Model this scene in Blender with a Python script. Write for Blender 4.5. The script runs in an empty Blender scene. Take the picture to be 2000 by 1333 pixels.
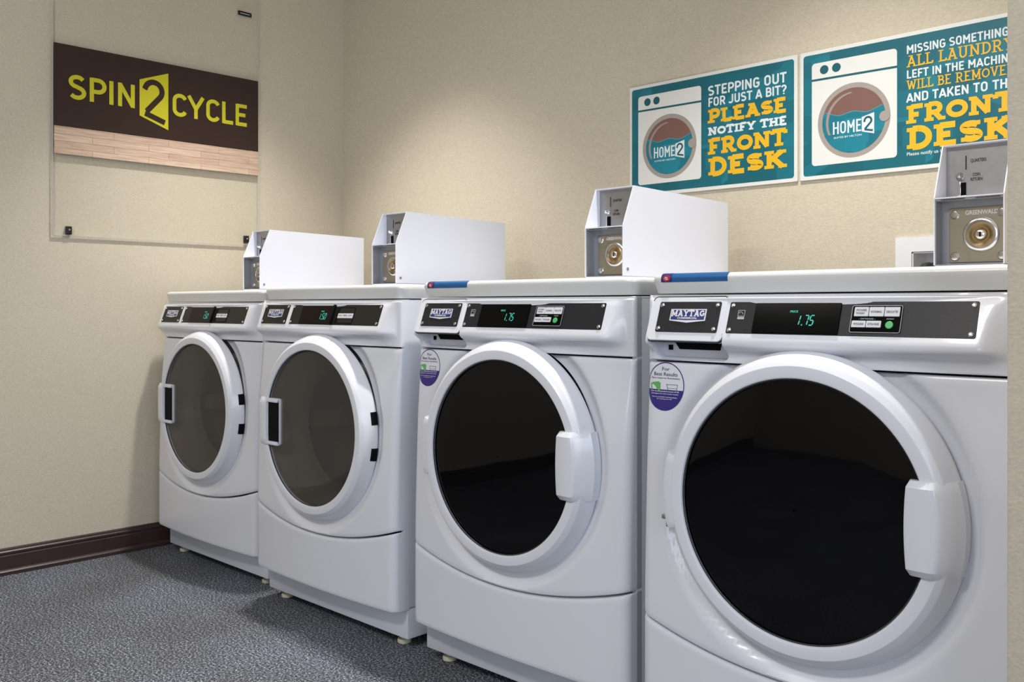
import bpy, bmesh, math, random
from math import pi, sin, cos, radians, sqrt, hypot, atan2
from mathutils import Matrix, Vector

SC = bpy.context.scene
COL = SC.collection
random.seed(7)

# ------------------------------------------------------------------ camera
cam_d = bpy.data.cameras.new('camera')
cam = bpy.data.objects.new('camera', cam_d)
COL.objects.link(cam)
cam.location = (0, 0, 0.9167)
cam.rotation_euler = (pi / 2, 0, 0.7692)
cam_d.sensor_width = 36
cam_d.lens = 1834.83 / 2000 * 36
cam_d.shift_y = -(666.5 - 597.8) / 2000
cam_d.clip_start = 0.05
SC.camera = cam

# ------------------------------------------------------------------ world, lights, exposure
SC.view_settings.view_transform = 'Standard'
SC.view_settings.look = 'None'
SC.view_settings.gamma = 1
SC.view_settings.use_curve_mapping = False
SC.view_settings.exposure = 0.16

W = bpy.data.worlds.new('world')
SC.world = W
W.use_nodes = True
W.node_tree.nodes['Background'].inputs[0].default_value = (0.45, 0.62, 1.0, 1)
W.node_tree.nodes['Background'].inputs[1].default_value = 0.8


def area(name, loc, target, sx, sy, power, color, spread=180):
    d = bpy.data.lights.new(name, 'AREA')
    d.shape = 'RECTANGLE'
    d.size, d.size_y = sx, sy
    d.energy = power
    d.color = color
    d.spread = radians(spread)
    o = bpy.data.objects.new(name, d)
    COL.objects.link(o)
    o.location = loc
    o.rotation_euler = (Vector(target) - Vector(loc)).to_track_quat('-Z', 'Y').to_euler()
    return o




def downlight(loc, power, color, half=50, blend=0.75, r=0.05):
    d = bpy.data.lights.new('ceiling_downlight', 'SPOT')
    d.energy = power
    d.color = color
    d.spot_size = radians(2 * half)
    d.spot_blend = blend
    d.shadow_soft_size = r
    o = bpy.data.objects.new('ceiling_downlight', d)
    COL.objects.link(o)
    o.location = loc
    return o


LED = (1.0, 0.965, 0.92)
COOL = (0.72, 0.83, 1.0)
downlight((-2.74, 1.76, 2.66), 150, LED, 41, 0.8)          # two recessed downlights above the machine fronts
downlight((-1.05, 1.74, 2.66), 140, LED, 45, 0.8)
area('ceiling_lamp_left', (-2.2, -0.3, 2.66), (-2.2, -0.3, 0), 0.6, 0.6, 7, LED)
area('ceiling_lamp_middle', (-1.1, -0.9, 2.66), (-1.1, -0.9, 0), 0.9, 0.4, 42, LED)
area('window_daylight_right', (1.74, -0.1, 1.55), (-2.0, 1.2, 0.9), 1.4, 1.3, 26, COOL)
area('front_fill_light', (0.35, -2.94, 1.5), (-1.6, 1.5, 0.8), 0.9, 1.2, 22, COOL)  # added cool fill from behind the camera, set to reach the machine sides

# ------------------------------------------------------------------ materials
MATS = {}


def mat(name, col=(0.8, 0.8, 0.8), rough=0.5, metal=0.0, spec=0.5, coat=0.0, emit=None, estr=0.0, noise=None):
    m = bpy.data.materials.new(name)
    m.use_nodes = True
    nt = m.node_tree
    b = nt.nodes['Principled BSDF']
    b.inputs['Base Color'].default_value = (*col, 1)
    b.inputs['Roughness'].default_value = rough
    b.inputs['Metallic'].default_value = metal
    b.inputs['Specular IOR Level'].default_value = spec
    b.inputs['Coat Weight'].default_value = coat
    b.inputs['Coat Roughness'].default_value = 0.06
    if emit:
        b.inputs['Emission Color'].default_value = (*emit, 1)
        b.inputs['Emission Strength'].default_value = estr
    if noise:                                            # (scale, colour amount, bump)
        sc, amt, bump = noise
        tc = nt.nodes.new('ShaderNodeTexCoord')
        n = nt.nodes.new('ShaderNodeTexNoise')
        n.inputs['Scale'].default_value = sc
        n.inputs['Detail'].default_value = 3
        nt.links.new(tc.outputs['Object'], n.inputs['Vector'])
        mx = nt.nodes.new('ShaderNodeMix')
        mx.data_type = 'RGBA'
        mx.inputs[6].default_value = (*[max(0, c * (1 - amt)) for c in col], 1)
        mx.inputs[7].default_value = (*[min(1, c * (1 + amt)) for c in col], 1)
        nt.links.new(n.outputs['Fac'], mx.inputs[0])
        nt.links.new(mx.outputs[2], b.inputs['Base Color'])
        if bump:
            bp = nt.nodes.new('ShaderNodeBump')
            bp.inputs['Strength'].default_value = bump
            bp.inputs['Distance'].default_value = 0.001
            nt.links.new(n.outputs['Fac'], bp.inputs['Height'])
            nt.links.new(bp.outputs['Normal'], b.inputs['Normal'])
    MATS[name] = m
    return m


def ramp(nt, src, stops):
    r = nt.nodes.new('ShaderNodeValToRGB')
    el = r.color_ramp.elements
    el[0].position, el[0].color = stops[0][0], (*stops[0][1], 1)
    el[1].position, el[1].color = stops[1][0], (*stops[1][1], 1)
    for p, c in stops[2:]:
        e = el.new(p)
        e.color = (*c, 1)
    nt.links.new(src, r.inputs['Fac'])
    return r


def wallpaper(name, col, horiz):
    """woven vinyl wall covering: fine grain stretched along the weft"""
    m = mat(name, col, 0.75, spec=0.25)
    nt = m.node_tree
    b = nt.nodes['Principled BSDF']
    tc = nt.nodes.new('ShaderNodeTexCoord')
    mp = nt.nodes.new('ShaderNodeMapping')
    mp.inputs['Scale'].default_value = (130, 130, 300)
    nt.links.new(tc.outputs['Object'], mp.inputs['Vector'])
    n = nt.nodes.new('ShaderNodeTexNoise')
    n.inputs['Scale'].default_value = 1.0
    n.inputs['Detail'].default_value = 4
    n.inputs['Roughness'].default_value = 0.7
    nt.links.new(mp.outputs['Vector'], n.inputs['Vector'])
    n2 = nt.nodes.new('ShaderNodeTexNoise')
    n2.inputs['Scale'].default_value = 30
    n2.inputs['Detail'].default_value = 2
    nt.links.new(tc.outputs['Object'], n2.inputs['Vector'])
    ad = nt.nodes.new('ShaderNodeMath')
    ad.operation = 'MULTIPLY_ADD'
    ad.inputs[1].default_value = 0.12
    nt.links.new(n2.outputs['Fac'], ad.inputs[0])
    nt.links.new(n.outputs['Fac'], ad.inputs[2])
    lo = tuple(c * 0.87 for c in col)
    hi = tuple(min(1, c * 1.11) for c in col)
    r = ramp(nt, ad.outputs[0], [(0.36, lo), (0.76, hi)])
    nt.links.new(r.outputs['Color'], b.inputs['Base Color'])
    bp = nt.nodes.new('ShaderNodeBump')
    bp.inputs['Strength'].default_value = 0.22
    bp.inputs['Distance'].default_value = 0.002
    nt.links.new(n.outputs['Fac'], bp.inputs['Height'])
    nt.links.new(bp.outputs['Normal'], b.inputs['Normal'])
    return m


def floor_mat():
    m = mat('floor_fleck', (0.1, 0.1, 0.12), 0.8, spec=0.25)
    nt = m.node_tree
    b = nt.nodes['Principled BSDF']
    tc = nt.nodes.new('ShaderNodeTexCoord')
    n = nt.nodes.new('ShaderNodeTexNoise')
    n.inputs['Scale'].default_value = 170
    n.inputs['Detail'].default_value = 6
    n.inputs['Roughness'].default_value = 0.85
    nt.links.new(tc.outputs['Object'], n.inputs['Vector'])
    r = ramp(nt, n.outputs['Fac'], [(0.43, (0.011, 0.0115, 0.014)), (0.50, (0.064, 0.069, 0.083)),
                                    (0.54, (0.15, 0.16, 0.185)), (0.61, (0.66, 0.68, 0.75))])
    n2 = nt.nodes.new('ShaderNodeTexNoise')
    n2.inputs['Scale'].default_value = 3.0
    n2.inputs['Detail'].default_value = 3
    nt.links.new(tc.outputs['Object'], n2.inputs['Vector'])
    r2 = ramp(nt, n2.outputs['Fac'], [(0.38, (0.82, 0.80, 0.77)), (0.62, (1.06, 1.08, 1.13))])
    mx = nt.nodes.new('ShaderNodeMix')
    mx.data_type = 'RGBA'
    mx.blend_type = 'MULTIPLY'
    mx.inputs[0].default_value = 1
    nt.links.new(r.outputs['Color'], mx.inputs[6])
    nt.links.new(r2.outputs['Color'], mx.inputs[7])
    nt.links.new(mx.outputs[2], b.inputs['Base Color'])
    bp = nt.nodes.new('ShaderNodeBump')
    bp.inputs['Strength'].default_value = 0.15
    bp.inputs['Distance'].default_value = 0.002
    nt.links.new(n.outputs['Fac'], bp.inputs['Height'])
    nt.links.new(bp.outputs['Normal'], b.inputs['Normal'])
    return m


def tinted(name, tint, gloss, rough=0.03, haze=None, haze_amt=0.0):
    """see-through tinted pane: tinted transparency, an optional diffuse haze and a weak mirror on top"""
    m = bpy.data.materials.new(name)
    m.use_nodes = True
    nt = m.node_tree
    nt.nodes.clear()
    out = nt.nodes.new('ShaderNodeOutputMaterial')
    tr = nt.nodes.new('ShaderNodeBsdfTransparent')
    tr.inputs['Color'].default_value = (*tint, 1)
    gl = nt.nodes.new('ShaderNodeBsdfGlossy')
    gl.inputs['Roughness'].default_value = rough
    gl.inputs['Color'].default_value = (1, 1, 1, 1)
    lw = nt.nodes.new('ShaderNodeLayerWeight')
    pw = nt.nodes.new('ShaderNodeMath')
    pw.operation = 'POWER'
    pw.inputs[1].default_value = 5
    nt.links.new(lw.outputs['Facing'], pw.inputs[0])
    fr = nt.nodes.new('ShaderNodeMath')
    fr.operation = 'MULTIPLY_ADD'
    fr.inputs[1].default_value = 0.35
    fr.inputs[2].default_value = gloss
    nt.links.new(pw.outputs[0], fr.inputs[0])
    mx = nt.nodes.new('ShaderNodeMixShader')
    nt.links.new(fr.outputs[0], mx.inputs['Fac'])
    base = tr
    if haze:
        df = nt.nodes.new('ShaderNodeBsdfDiffuse')
        df.inputs['Color'].default_value = (*haze, 1)
        m2 = nt.nodes.new('ShaderNodeMixShader')
        m2.inputs['Fac'].default_value = haze_amt
        nt.links.new(tr.outputs[0], m2.inputs[1])
        nt.links.new(df.outputs[0], m2.inputs[2])
        base = m2
    nt.links.new(base.outputs[0], mx.inputs[1])
    nt.links.new(gl.outputs[0], mx.inputs[2])
    nt.links.new(mx.outputs[0], out.inputs['Surface'])
    MATS[name] = m
    return m


def wood_mat():
    m = mat('bamboo', (0.6, 0.45, 0.33), 0.4)
    nt = m.node_tree
    b = nt.nodes['Principled BSDF']
    tc = nt.nodes.new('ShaderNodeTexCoord')
    mp = nt.nodes.new('ShaderNodeMapping')
    mp.inputs['Rotation'].default_value = (pi / 2, 0, 0)
    nt.links.new(tc.outputs['Object'], mp.inputs['Vector'])
    br = nt.nodes.new('ShaderNodeTexBrick')
    br.inputs['Color1'].default_value = (0.62, 0.45, 0.35, 1)
    br.inputs['Color2'].default_value = (0.72, 0.56, 0.44, 1)
    br.inputs['Mortar'].default_value = (0.48, 0.33, 0.23, 1)
    br.inputs['Scale'].default_value = 1.0
    br.inputs['Mortar Size'].default_value = 0.0012
    br.inputs['Brick Width'].default_value = 0.21
    br.inputs['Row Height'].default_value = 0.0246
    br.offset = 0.37
    nt.links.new(mp.outputs['Vector'], br.inputs['Vector'])
    n = nt.nodes.new('ShaderNodeTexNoise')
    m2 = nt.nodes.new('ShaderNodeMapping')
    m2.inputs['Scale'].default_value = (14, 14, 260)
    nt.links.new(tc.outputs['Object'], m2.inputs['Vector'])
    nt.links.new(m2.outputs['Vector'], n.inputs['Vector'])
    n.inputs['Scale'].default_value = 1
    n.inputs['Detail'].default_value = 3
    r = ramp(nt, n.outputs['Fac'], [(0.3, (0.78, 0.74, 0.7)), (0.7, (1.1, 1.08, 1.06))])
    mx = nt.nodes.new('ShaderNodeMix')
    mx.data_type = 'RGBA'
    mx.blend_type = 'MULTIPLY'
    mx.inputs[0].default_value = 1
    nt.links.new(br.outputs['Color'], mx.inputs[6])
    nt.links.new(r.outputs['Color'], mx.inputs[7])
    nt.links.new(mx.outputs[2], b.inputs['Base Color'])
    return m


def teal_mat(name, c1, c2):
    m = mat(name, c1, 0.35)
    nt = m.node_tree
    b = nt.nodes['Principled BSDF']
    tc = nt.nodes.new('ShaderNodeTexCoord')
    mp = nt.nodes.new('ShaderNodeMapping')
    mp.inputs['Scale'].default_value = (9, 9, 16)
    nt.links.new(tc.outputs['Object'], mp.inputs['Vector'])
    v = nt.nodes.new('ShaderNodeTexVoronoi')
    v.distance = 'CHEBYCHEV'
    v.inputs['Scale'].default_value = 1
    nt.links.new(mp.outputs['Vector'], v.inputs['Vector'])
    sp = nt.nodes.new('ShaderNodeSeparateColor')
    nt.links.new(v.outputs['Color'], sp.inputs[0])
    r = ramp(nt, sp.outputs[0], [(0.1, c1), (0.9, c2)])
    nt.links.new(r.outputs['Color'], b.inputs['Base Color'])
    return m


WALL = wallpaper('wallpaper', (0.61, 0.548, 0.432), True)
FLOOR = floor_mat()
mat('ceiling_paint', (0.8, 0.78, 0.73), 0.9)
mat('base_wood', (0.040, 0.021, 0.019), 0.38, coat=0.2, noise=(40, 0.15, 0))
mat('enamel', (0.72, 0.728, 0.775), 0.28, coat=0.25)
mat('cabinet_enamel', (0.70, 0.735, 0.80), 0.35, coat=0.2)
mat('lid_enamel', (0.70, 0.70, 0.685), 0.30, coat=0.2)
mat('gap', (0.03, 0.03, 0.035), 0.8)
mat('black', (0.004, 0.004, 0.005), 0.6, spec=0.08)
mat('plate_black', (0.016, 0.016, 0.019), 0.38, spec=0.25, noise=(260, 0.35, 0.05))
mat('plate_brown', (0.014, 0.012, 0.010), 0.38, spec=0.25, noise=(260, 0.35, 0.05))
mat('display_black', (0.002, 0.002, 0.002), 0.12, spec=0.08)
mat('display_brown', (0.008, 0.004, 0.0035), 0.12, spec=0.12)
mat('chrome', (0.75, 0.75, 0.76), 0.18, metal=1)
mat('steel', (0.40, 0.355, 0.28), 0.36, metal=0.9, noise=(30, 0.12, 0.02))
mat('brushed', (0.36, 0.35, 0.35), 0.42, metal=0.85, noise=(60, 0.1, 0.03))
mat('galvanised', (0.34, 0.35, 0.38), 0.42, metal=0.6, noise=(25, 0.1, 0.02))
mat('brass', (0.34, 0.24, 0.12), 0.36, metal=1)
mat('box_white', (0.77, 0.79, 0.88), 0.45)
mat('foot_plastic', (0.62, 0.58, 0.42), 0.6)
mat('emblem_blue', (0.012, 0.025, 0.17), 0.3)
mat('silver', (0.72, 0.73, 0.76), 0.3, metal=0.3)
mat('button_white', (0.62, 0.63, 0.66), 0.5)
mat('button_ink', (0.12, 0.12, 0.14), 0.6)
mat('button_green', (0.06, 0.42, 0.13), 0.4)
mat('legend', (0.42, 0.42, 0.44), 0.6)
mat('digit', (0.01, 0.12, 0.09), 0.5, emit=(0.05, 0.75, 0.55), estr=0.55)
mat('digit_dim', (0.01, 0.12, 0.09), 0.5, emit=(0.03, 0.5, 0.36), estr=0.35)
mat('drum_steel', (0.62, 0.60, 0.57), 0.38, metal=0.25, noise=(20, 0.1, 0))
mat('drum_dark', (0.02, 0.02, 0.022), 0.5)
tinted('smoked_glass', (0.62, 0.60, 0.57), 0.035, 0.03, haze=(0.17, 0.167, 0.165), haze_amt=0.13)
tinted('black_glass', (0.03, 0.03, 0.03), 0.022, 0.03, haze=(0.004, 0.004, 0.005), haze_amt=0.6)
mat('sticker_white', (0.72, 0.72, 0.76), 0.5)
mat('sticker_purple', (0.03, 0.016, 0.19), 0.45)
mat('sticker_ink', (0.06, 0.05, 0.14), 0.5)
mat('sticker_green', (0.12, 0.42, 0.11), 0.5)
mat('tape_blue', (0.008, 0.10, 0.29), 0.35)
mat('tape_navy', (0.02, 0.02, 0.16), 0.35)
mat('tape_red', (0.52, 0.03, 0.035), 0.4)
mat('sign_white', (0.76, 0.77, 0.74), 0.35)
teal_mat('sign_teal', (0.004, 0.115, 0.155), (0.008, 0.185, 0.245))
teal_mat('sign_water', (0.006, 0.16, 0.22), (0.010, 0.22, 0.30))
mat('sign_deep', (0.003, 0.10, 0.13), 0.4)
mat('sign_yellow', (0.80, 0.46, 0.015), 0.4)
mat('sign_ring', (0.36, 0.32, 0.29), 0.4)
mat('sign_maroon', (0.20, 0.10, 0.085), 0.4)
mat('sign_sheen', (0.33, 0.27, 0.25), 0.4)
mat('sign_sheen_teal', (0.08, 0.30, 0.36), 0.4)
mat('sign_text', (0.72, 0.78, 0.80), 0.4)
mat('brown_panel', (0.034, 0.016, 0.013), 0.33, noise=(6, 0.15, 0))
wood_mat()
mat('lime', (0.60, 0.56, 0.02), 0.4)
tinted('clear_acrylic', (0.992, 0.992, 0.988), 0.010, 0.02)
mat('acrylic_edge', (0.60, 0.60, 0.56), 0.3)
mat('clip_black', (0.008, 0.007, 0.007), 0.4)
mat('door_wood', (0.05, 0.028, 0.022), 0.4, noise=(8, 0.2, 0))
mat('pvc_white', (0.78, 0.78, 0.80), 0.5)
mat('rubber_black', (0.008, 0.008, 0.009), 0.5)


# ------------------------------------------------------------------ mesh helpers
def smoothstep(a, b, x):
    t = max(0.0, min(1.0, (x - a) / (b - a)))
    return t * t * (3 - 2 * t)


def link(name, bm, m, parent=None, smooth=35, xf=None):
    if xf is not None:
        bm.transform(xf)
    bmesh.ops.recalc_face_normals(bm, faces=bm.faces)
    me = bpy.data.meshes.new(name)
    bm.to_mesh(me)
    bm.free()
    me.materials.append(MATS[m] if isinstance(m, str) else m)
    if smooth:
        for p in me.polygons:
            p.use_smooth = True
        me.set_sharp_from_angle(angle=radians(smooth))
    o = bpy.data.objects.new(name, me)
    COL.objects.link(o)
    if parent:
        o.parent = parent
    return o


def tag(o, label=None, cat=None, group=None, kind=None):
    if label:
        o['label'] = label
    if cat:
        o['category'] = cat
    if group:
        o['group'] = group
    if kind:
        o['kind'] = kind
    return o


def thing(name, label, cat, loc, rz=0, group=None):
    o = bpy.data.objects.new(name, None)
    COL.objects.link(o)
    o.empty_display_size = 0.1
    o.location = loc
    o.rotation_euler = (0, 0, rz)
    return tag(o, label, cat, group)


def dup(o, parent=None):
    c = o.copy()
    COL.objects.link(c)
    c.parent = parent
    for ch in list(o.children):
        dup(ch, c)
    return c


def box(bm, x0, x1, y0, y1, z0, z1, bev=0.0, seg=2):
    r = bmesh.ops.create_cube(bm, size=1)
    vs = r['verts']
    for v in vs:
        v.co = Vector(((x0 + x1) / 2 + v.co.x * (x1 - x0), (y0 + y1) / 2 + v.co.y * (y1 - y0), (z0 + z1) / 2 + v.co.z * (z1 - z0)))
    if bev:
        es = set()
        for v in vs:
            es.update(v.link_edges)
        bmesh.ops.bevel(bm, geom=list(es), offset=bev, segments=seg, affect='EDGES', profile=0.5)
    return bm


def nbox(*a, **k):
    return box(bmesh.new(), *a, **k)


def loft(bm, layers, cap0=True, cap1=True, closed=True):
    rows = [[bm.verts.new(p) for p in L] for L in layers]
    n = len(rows[0])
    for a, b in zip(rows, rows[1:]):
        for i in range(n if closed else n - 1):
            j = (i + 1) % n
            bm.faces.new((a[i], a[j], b[j], b[i]))
    if cap0:
        bm.faces.new(rows[0][::-1])
    if cap1:
        bm.faces.new(rows[-1])
    return bm


def rrect(x0, x1, z0, z1, r, n=6):
    """rounded rectangle outline as 2-D points, counter-clockwise"""
    pts = []
    for cx, cz, a0 in ((x1 - r, z0 + r, -pi / 2), (x1 - r, z1 - r, 0), (x0 + r, z1 - r, pi / 2), (x0 + r, z0 + r, pi)):
        for i in range(n + 1):
            a = a0 + pi / 2 * i / n
            pts.append((cx + r * cos(a), cz + r * sin(a)))
    return pts


def circle(cx, cz, r, n=40, rz=None):
    return [(cx + r * cos(2 * pi * i / n), cz + (rz or r) * sin(2 * pi * i / n)) for i in range(n)]


def slab(bm, pts, y_back, y_front):
    """a flat plate with the given outline in x-z, facing -y"""
    return loft(bm, [[(x, y_back, z) for x, z in pts], [(x, y_front, z) for x, z in pts]])


def rplate(bm, x0, x1, z0, z1, r, y_back, y_front, bev=0.001):
    L = [[(x, y_back, z) for x, z in rrect(x0, x1, z0, z1, r)],
         [(x, y_front + bev, z) for x, z in rrect(x0, x1, z0, z1, r)],
         [(x, y_front, z) for x, z in rrect(x0 + bev, x1 - bev, z0 + bev, z1 - bev, max(r - bev, 0.0004))]]
    return loft(bm, L)


def ring(bm, profile, cx, cz, n=96, close=False):
    """lathe about an axis along y: profile of (r, y)"""
    rows = []
    for r, y in profile:
        rows.append([bm.verts.new((cx + r * cos(2 * pi * i / n), y, cz + r * sin(2 * pi * i / n))) for i in range(n)])
    prs = list(zip(rows, rows[1:]))
    if close:
        prs.append((rows[-1], rows[0]))
    for a, b in prs:
        for i in range(n):
            j = (i + 1) % n
            bm.faces.new((a[i], a[j], b[j], b[i]))
    return bm


def lathe_z(bm, profile, cx, cy, n=24):
    L = [[(cx + r * cos(2 * pi * i / n), cy + r * sin(2 * pi * i / n), z) for i in range(n)] for r, z in profile]
    return loft(bm, L)


def tube(bm, pts, r, n=10):
    L = []
    for i, p in enumerate(pts):
        p = Vector(p)
        d = (Vector(pts[min(i + 1, len(pts) - 1)]) - Vector(pts[max(i - 1, 0)])).normalized()
        a = d.orthogonal().normalized() if i == 0 else (a - d * a.dot(d)).normalized()
        b = d.cross(a)
        L.append([p + (a * cos(2 * pi * k / n) + b * sin(2 * pi * k / n)) * r for k in range(n)])
    return loft(bm, L)


def ribbon(bm, pts, w, y_back, y_front, closed=False):
    """a stroke of width w along 2-D points, as a thin raised strip facing -y"""
    n = len(pts)
    Lf, Rt = [], []
    for i in range(n):
        p = Vector(pts[i])
        if closed:
            a, b = Vector(pts[i - 1]), Vector(pts[(i + 1) % n])
        else:
            a, b = Vector(pts[max(i - 1, 0)]), Vector(pts[min(i + 1, n - 1)])
        d0 = (p - a).normalized() if (p - a).length > 1e-9 else (b - p).normalized()
        d1 = (b - p).normalized() if (b - p).length > 1e-9 else d0
        n0, n1 = Vector((-d0.y, d0.x)), Vector((-d1.y, d1.x))
        m = (n0 + n1)
        m = m.normalized() if m.length > 1e-6 else n0
        k = w / 2 / max(0.45, m.dot(n0))
        Lf.append(p + m * k)
        Rt.append(p - m * k)
    vf = [[bm.verts.new((q.x, y, q.y)) for q in S] for S in (Lf, Rt) for y in (y_front, y_back)]
    m_ = n if closed else n - 1
    for i in range(m_):
        j = (i + 1) % n
        bm.faces.new((vf[0][i], vf[0][j], vf[2][j], vf[2][i]))
        bm.faces.new((vf[0][i], vf[1][i], vf[1][j], vf[0][j]))
        bm.faces.new((vf[2][i], vf[2][j], vf[3][j], vf[3][i]))
    if not closed:
        for i in (0, n - 1):
            bm.faces.new((vf[0][i], vf[2][i], vf[3][i], vf[1][i]))
    return bm


def arc(cx, cz, rx, rz, a0, a1, n=10):
    return [(cx + rx * cos(radians(a0 + (a1 - a0) * i / n)), cz + rz * sin(radians(a0 + (a1 - a0) * i / n))) for i in range(n + 1)]


# a slab-serif capital alphabet: glyph = (advance width, strokes, slabs); cap height 1
def SL(x, z, w=0.34):
    return (x, z, w)


GLY = {
    'A': (.82, [[(.16, .08), (.41, .94)], [(.41, .94), (.66, .08)], [(.26, .33), (.56, .33)]], [SL(.15, 0, .30), SL(.67, 0, .30), SL(.34, 1, .34)]),
    'B': (.74, [[(.2, .05), (.2, .95)], [(.2, .93), (.42, .93)] + arc(.42, .74, .17, .19, 90, -90, 8) + [(.2, .55)], [(.3, .53), (.44, .53)] + arc(.44, .30, .2, .23, 90, -90, 8) + [(.2, .07)]], [SL(.16, 0, .28), SL(.16, 1, .28)]),
    'D': (.80, [[(.2, .05), (.2, .95)], [(.2, .93), (.36, .93)] + arc(.36, .5, .32, .43, 90, -90, 12) + [(.2, .07)]], [SL(.16, 0, .28), SL(.16, 1, .28)]),
    'C': (.76, [arc(.40, .5, .29, .43, 45, 315, 14)], []),
    'E': (.72, [[(.2, .05), (.2, .95)], [(.2, .925), (.64, .925)], [(.2, .5), (.5, .5)], [(.2, .075), (.66, .075)]], [SL(.16, 0, .28), SL(.16, 1, .28)]),
    'F': (.70, [[(.2, .05), (.2, .95)], [(.2, .925), (.66, .925)], [(.2, .48), (.5, .48)]], [SL(.2, 0, .40), SL(.16, 1, .28)]),
    'G': (.80, [arc(.40, .5, .29, .43, 45, 330, 14) + [(.66, .42), (.45, .42)]], []),
    'H': (.86, [[(.2, .05), (.2, .95)], [(.66, .05), (.66, .95)], [(.2, .5), (.66, .5)]], [SL(.2, 0, .36), SL(.2, 1, .36), SL(.66, 0, .36), SL(.66, 1, .36)]),
    'I': (.42, [[(.21, .05), (.21, .95)]], [SL(.21, 0, .38), SL(.21, 1, .38)]),
    'K': (.86, [[(.2, .05), (.2, .95)], [(.2, .42), (.66, .92)], [(.36, .56), (.70, .06)]], [SL(.2, 0, .36), SL(.2, 1, .36), SL(.66, 1, .34), SL(.70, 0, .32)]),
    'L': (.68, [[(.2, .05), (.2, .95)], [(.2, .075), (.62, .075)], [(.61, .05), (.61, .26)]], [SL(.2, 1, .40), SL(.16, 0, .28)]),
    'M': (1.02, [[(.2, .05), (.2, .95)], [(.82, .05), (.82, .95)], [(.2, .92), (.51, .20)], [(.82, .92), (.51, .20)]], [SL(.2, 0, .34), SL(.17, 1, .30), SL(.82, 0, .34), SL(.85, 1, .30)]),
    'N': (.90, [[(.2, .05), (.2, .95)], [(.70, .05), (.70, .95)], [(.2, .93), (.70, .07)]], [SL(.2, 0, .36), SL(.16, 1, .28), SL(.70, 1, .36)]),
    'O': (.84, [arc(.42, .5, .31, .43, 0, 360, 24)[:-1]], []),
    'P': (.74, [[(.2, .05), (.2, .95)], [(.2, .93), (.42, .93)] + arc(.42, .69, .2, .24, 90, -90, 10) + [(.2, .45)]], [SL(.2, 0, .42), SL(.16, 1, .28)]),
    'R': (.84, [[(.2, .05), (.2, .95)], [(.2, .93), (.42, .93)] + arc(.42, .70, .2, .23, 90, -90, 10) + [(.2, .47)], [(.42, .46), (.66, .06)]], [SL(.2, 0, .36), SL(.16, 1, .28), SL(.69, 0, .28)]),
    'S': (.70, [arc(.36, .72, .22, .215, 35, 250, 12) + arc(.36, .275, .23, .215, 80, -145, 12)], [(.57, .86, .08), (.13, .14, .08)]),
    'T': (.78, [[(.39, .05), (.39, .95)], [(.06, .925), (.72, .925)], [(.08, .94), (.08, .72)], [(.70, .94), (.70, .72)]], [SL(.39, 0, .42)]),
    'U': (.84, [[(.2, .95), (.2, .34)] + arc(.42, .34, .22, .27, 180, 360, 10) + [(.64, .95)]], [SL(.2, 1, .36), SL(.64, 1, .36)]),
    'V': (.82, [[(.16, .94), (.41, .06)], [(.41, .06), (.66, .94)]], [SL(.15, 1, .30), SL(.67, 1, .30)]),
    'W': (1.08, [[(.14, .94), (.34, .06)], [(.34, .06), (.54, .90)], [(.54, .90), (.74, .06)], [(.74, .06), (.94, .94)]], [SL(.15, 1, .30), SL(.93, 1, .30)]),
    'Y': (.84, [[(.15, .94), (.42, .46)], [(.42, .46), (.69, .94)], [(.42, .05), (.42, .5)]], [SL(.15, 1, .30), SL(.69, 1, .30), SL(.42, 0, .40)]),
    ' ': (.38, [], []),
}


def _c(x0, x1, z0, z1, a0, a1, n=10):
    return arc((x0 + x1) / 2, (z0 + z1) / 2, (x1 - x0) / 2, (z1 - z0) / 2, a0, a1, n)


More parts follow.
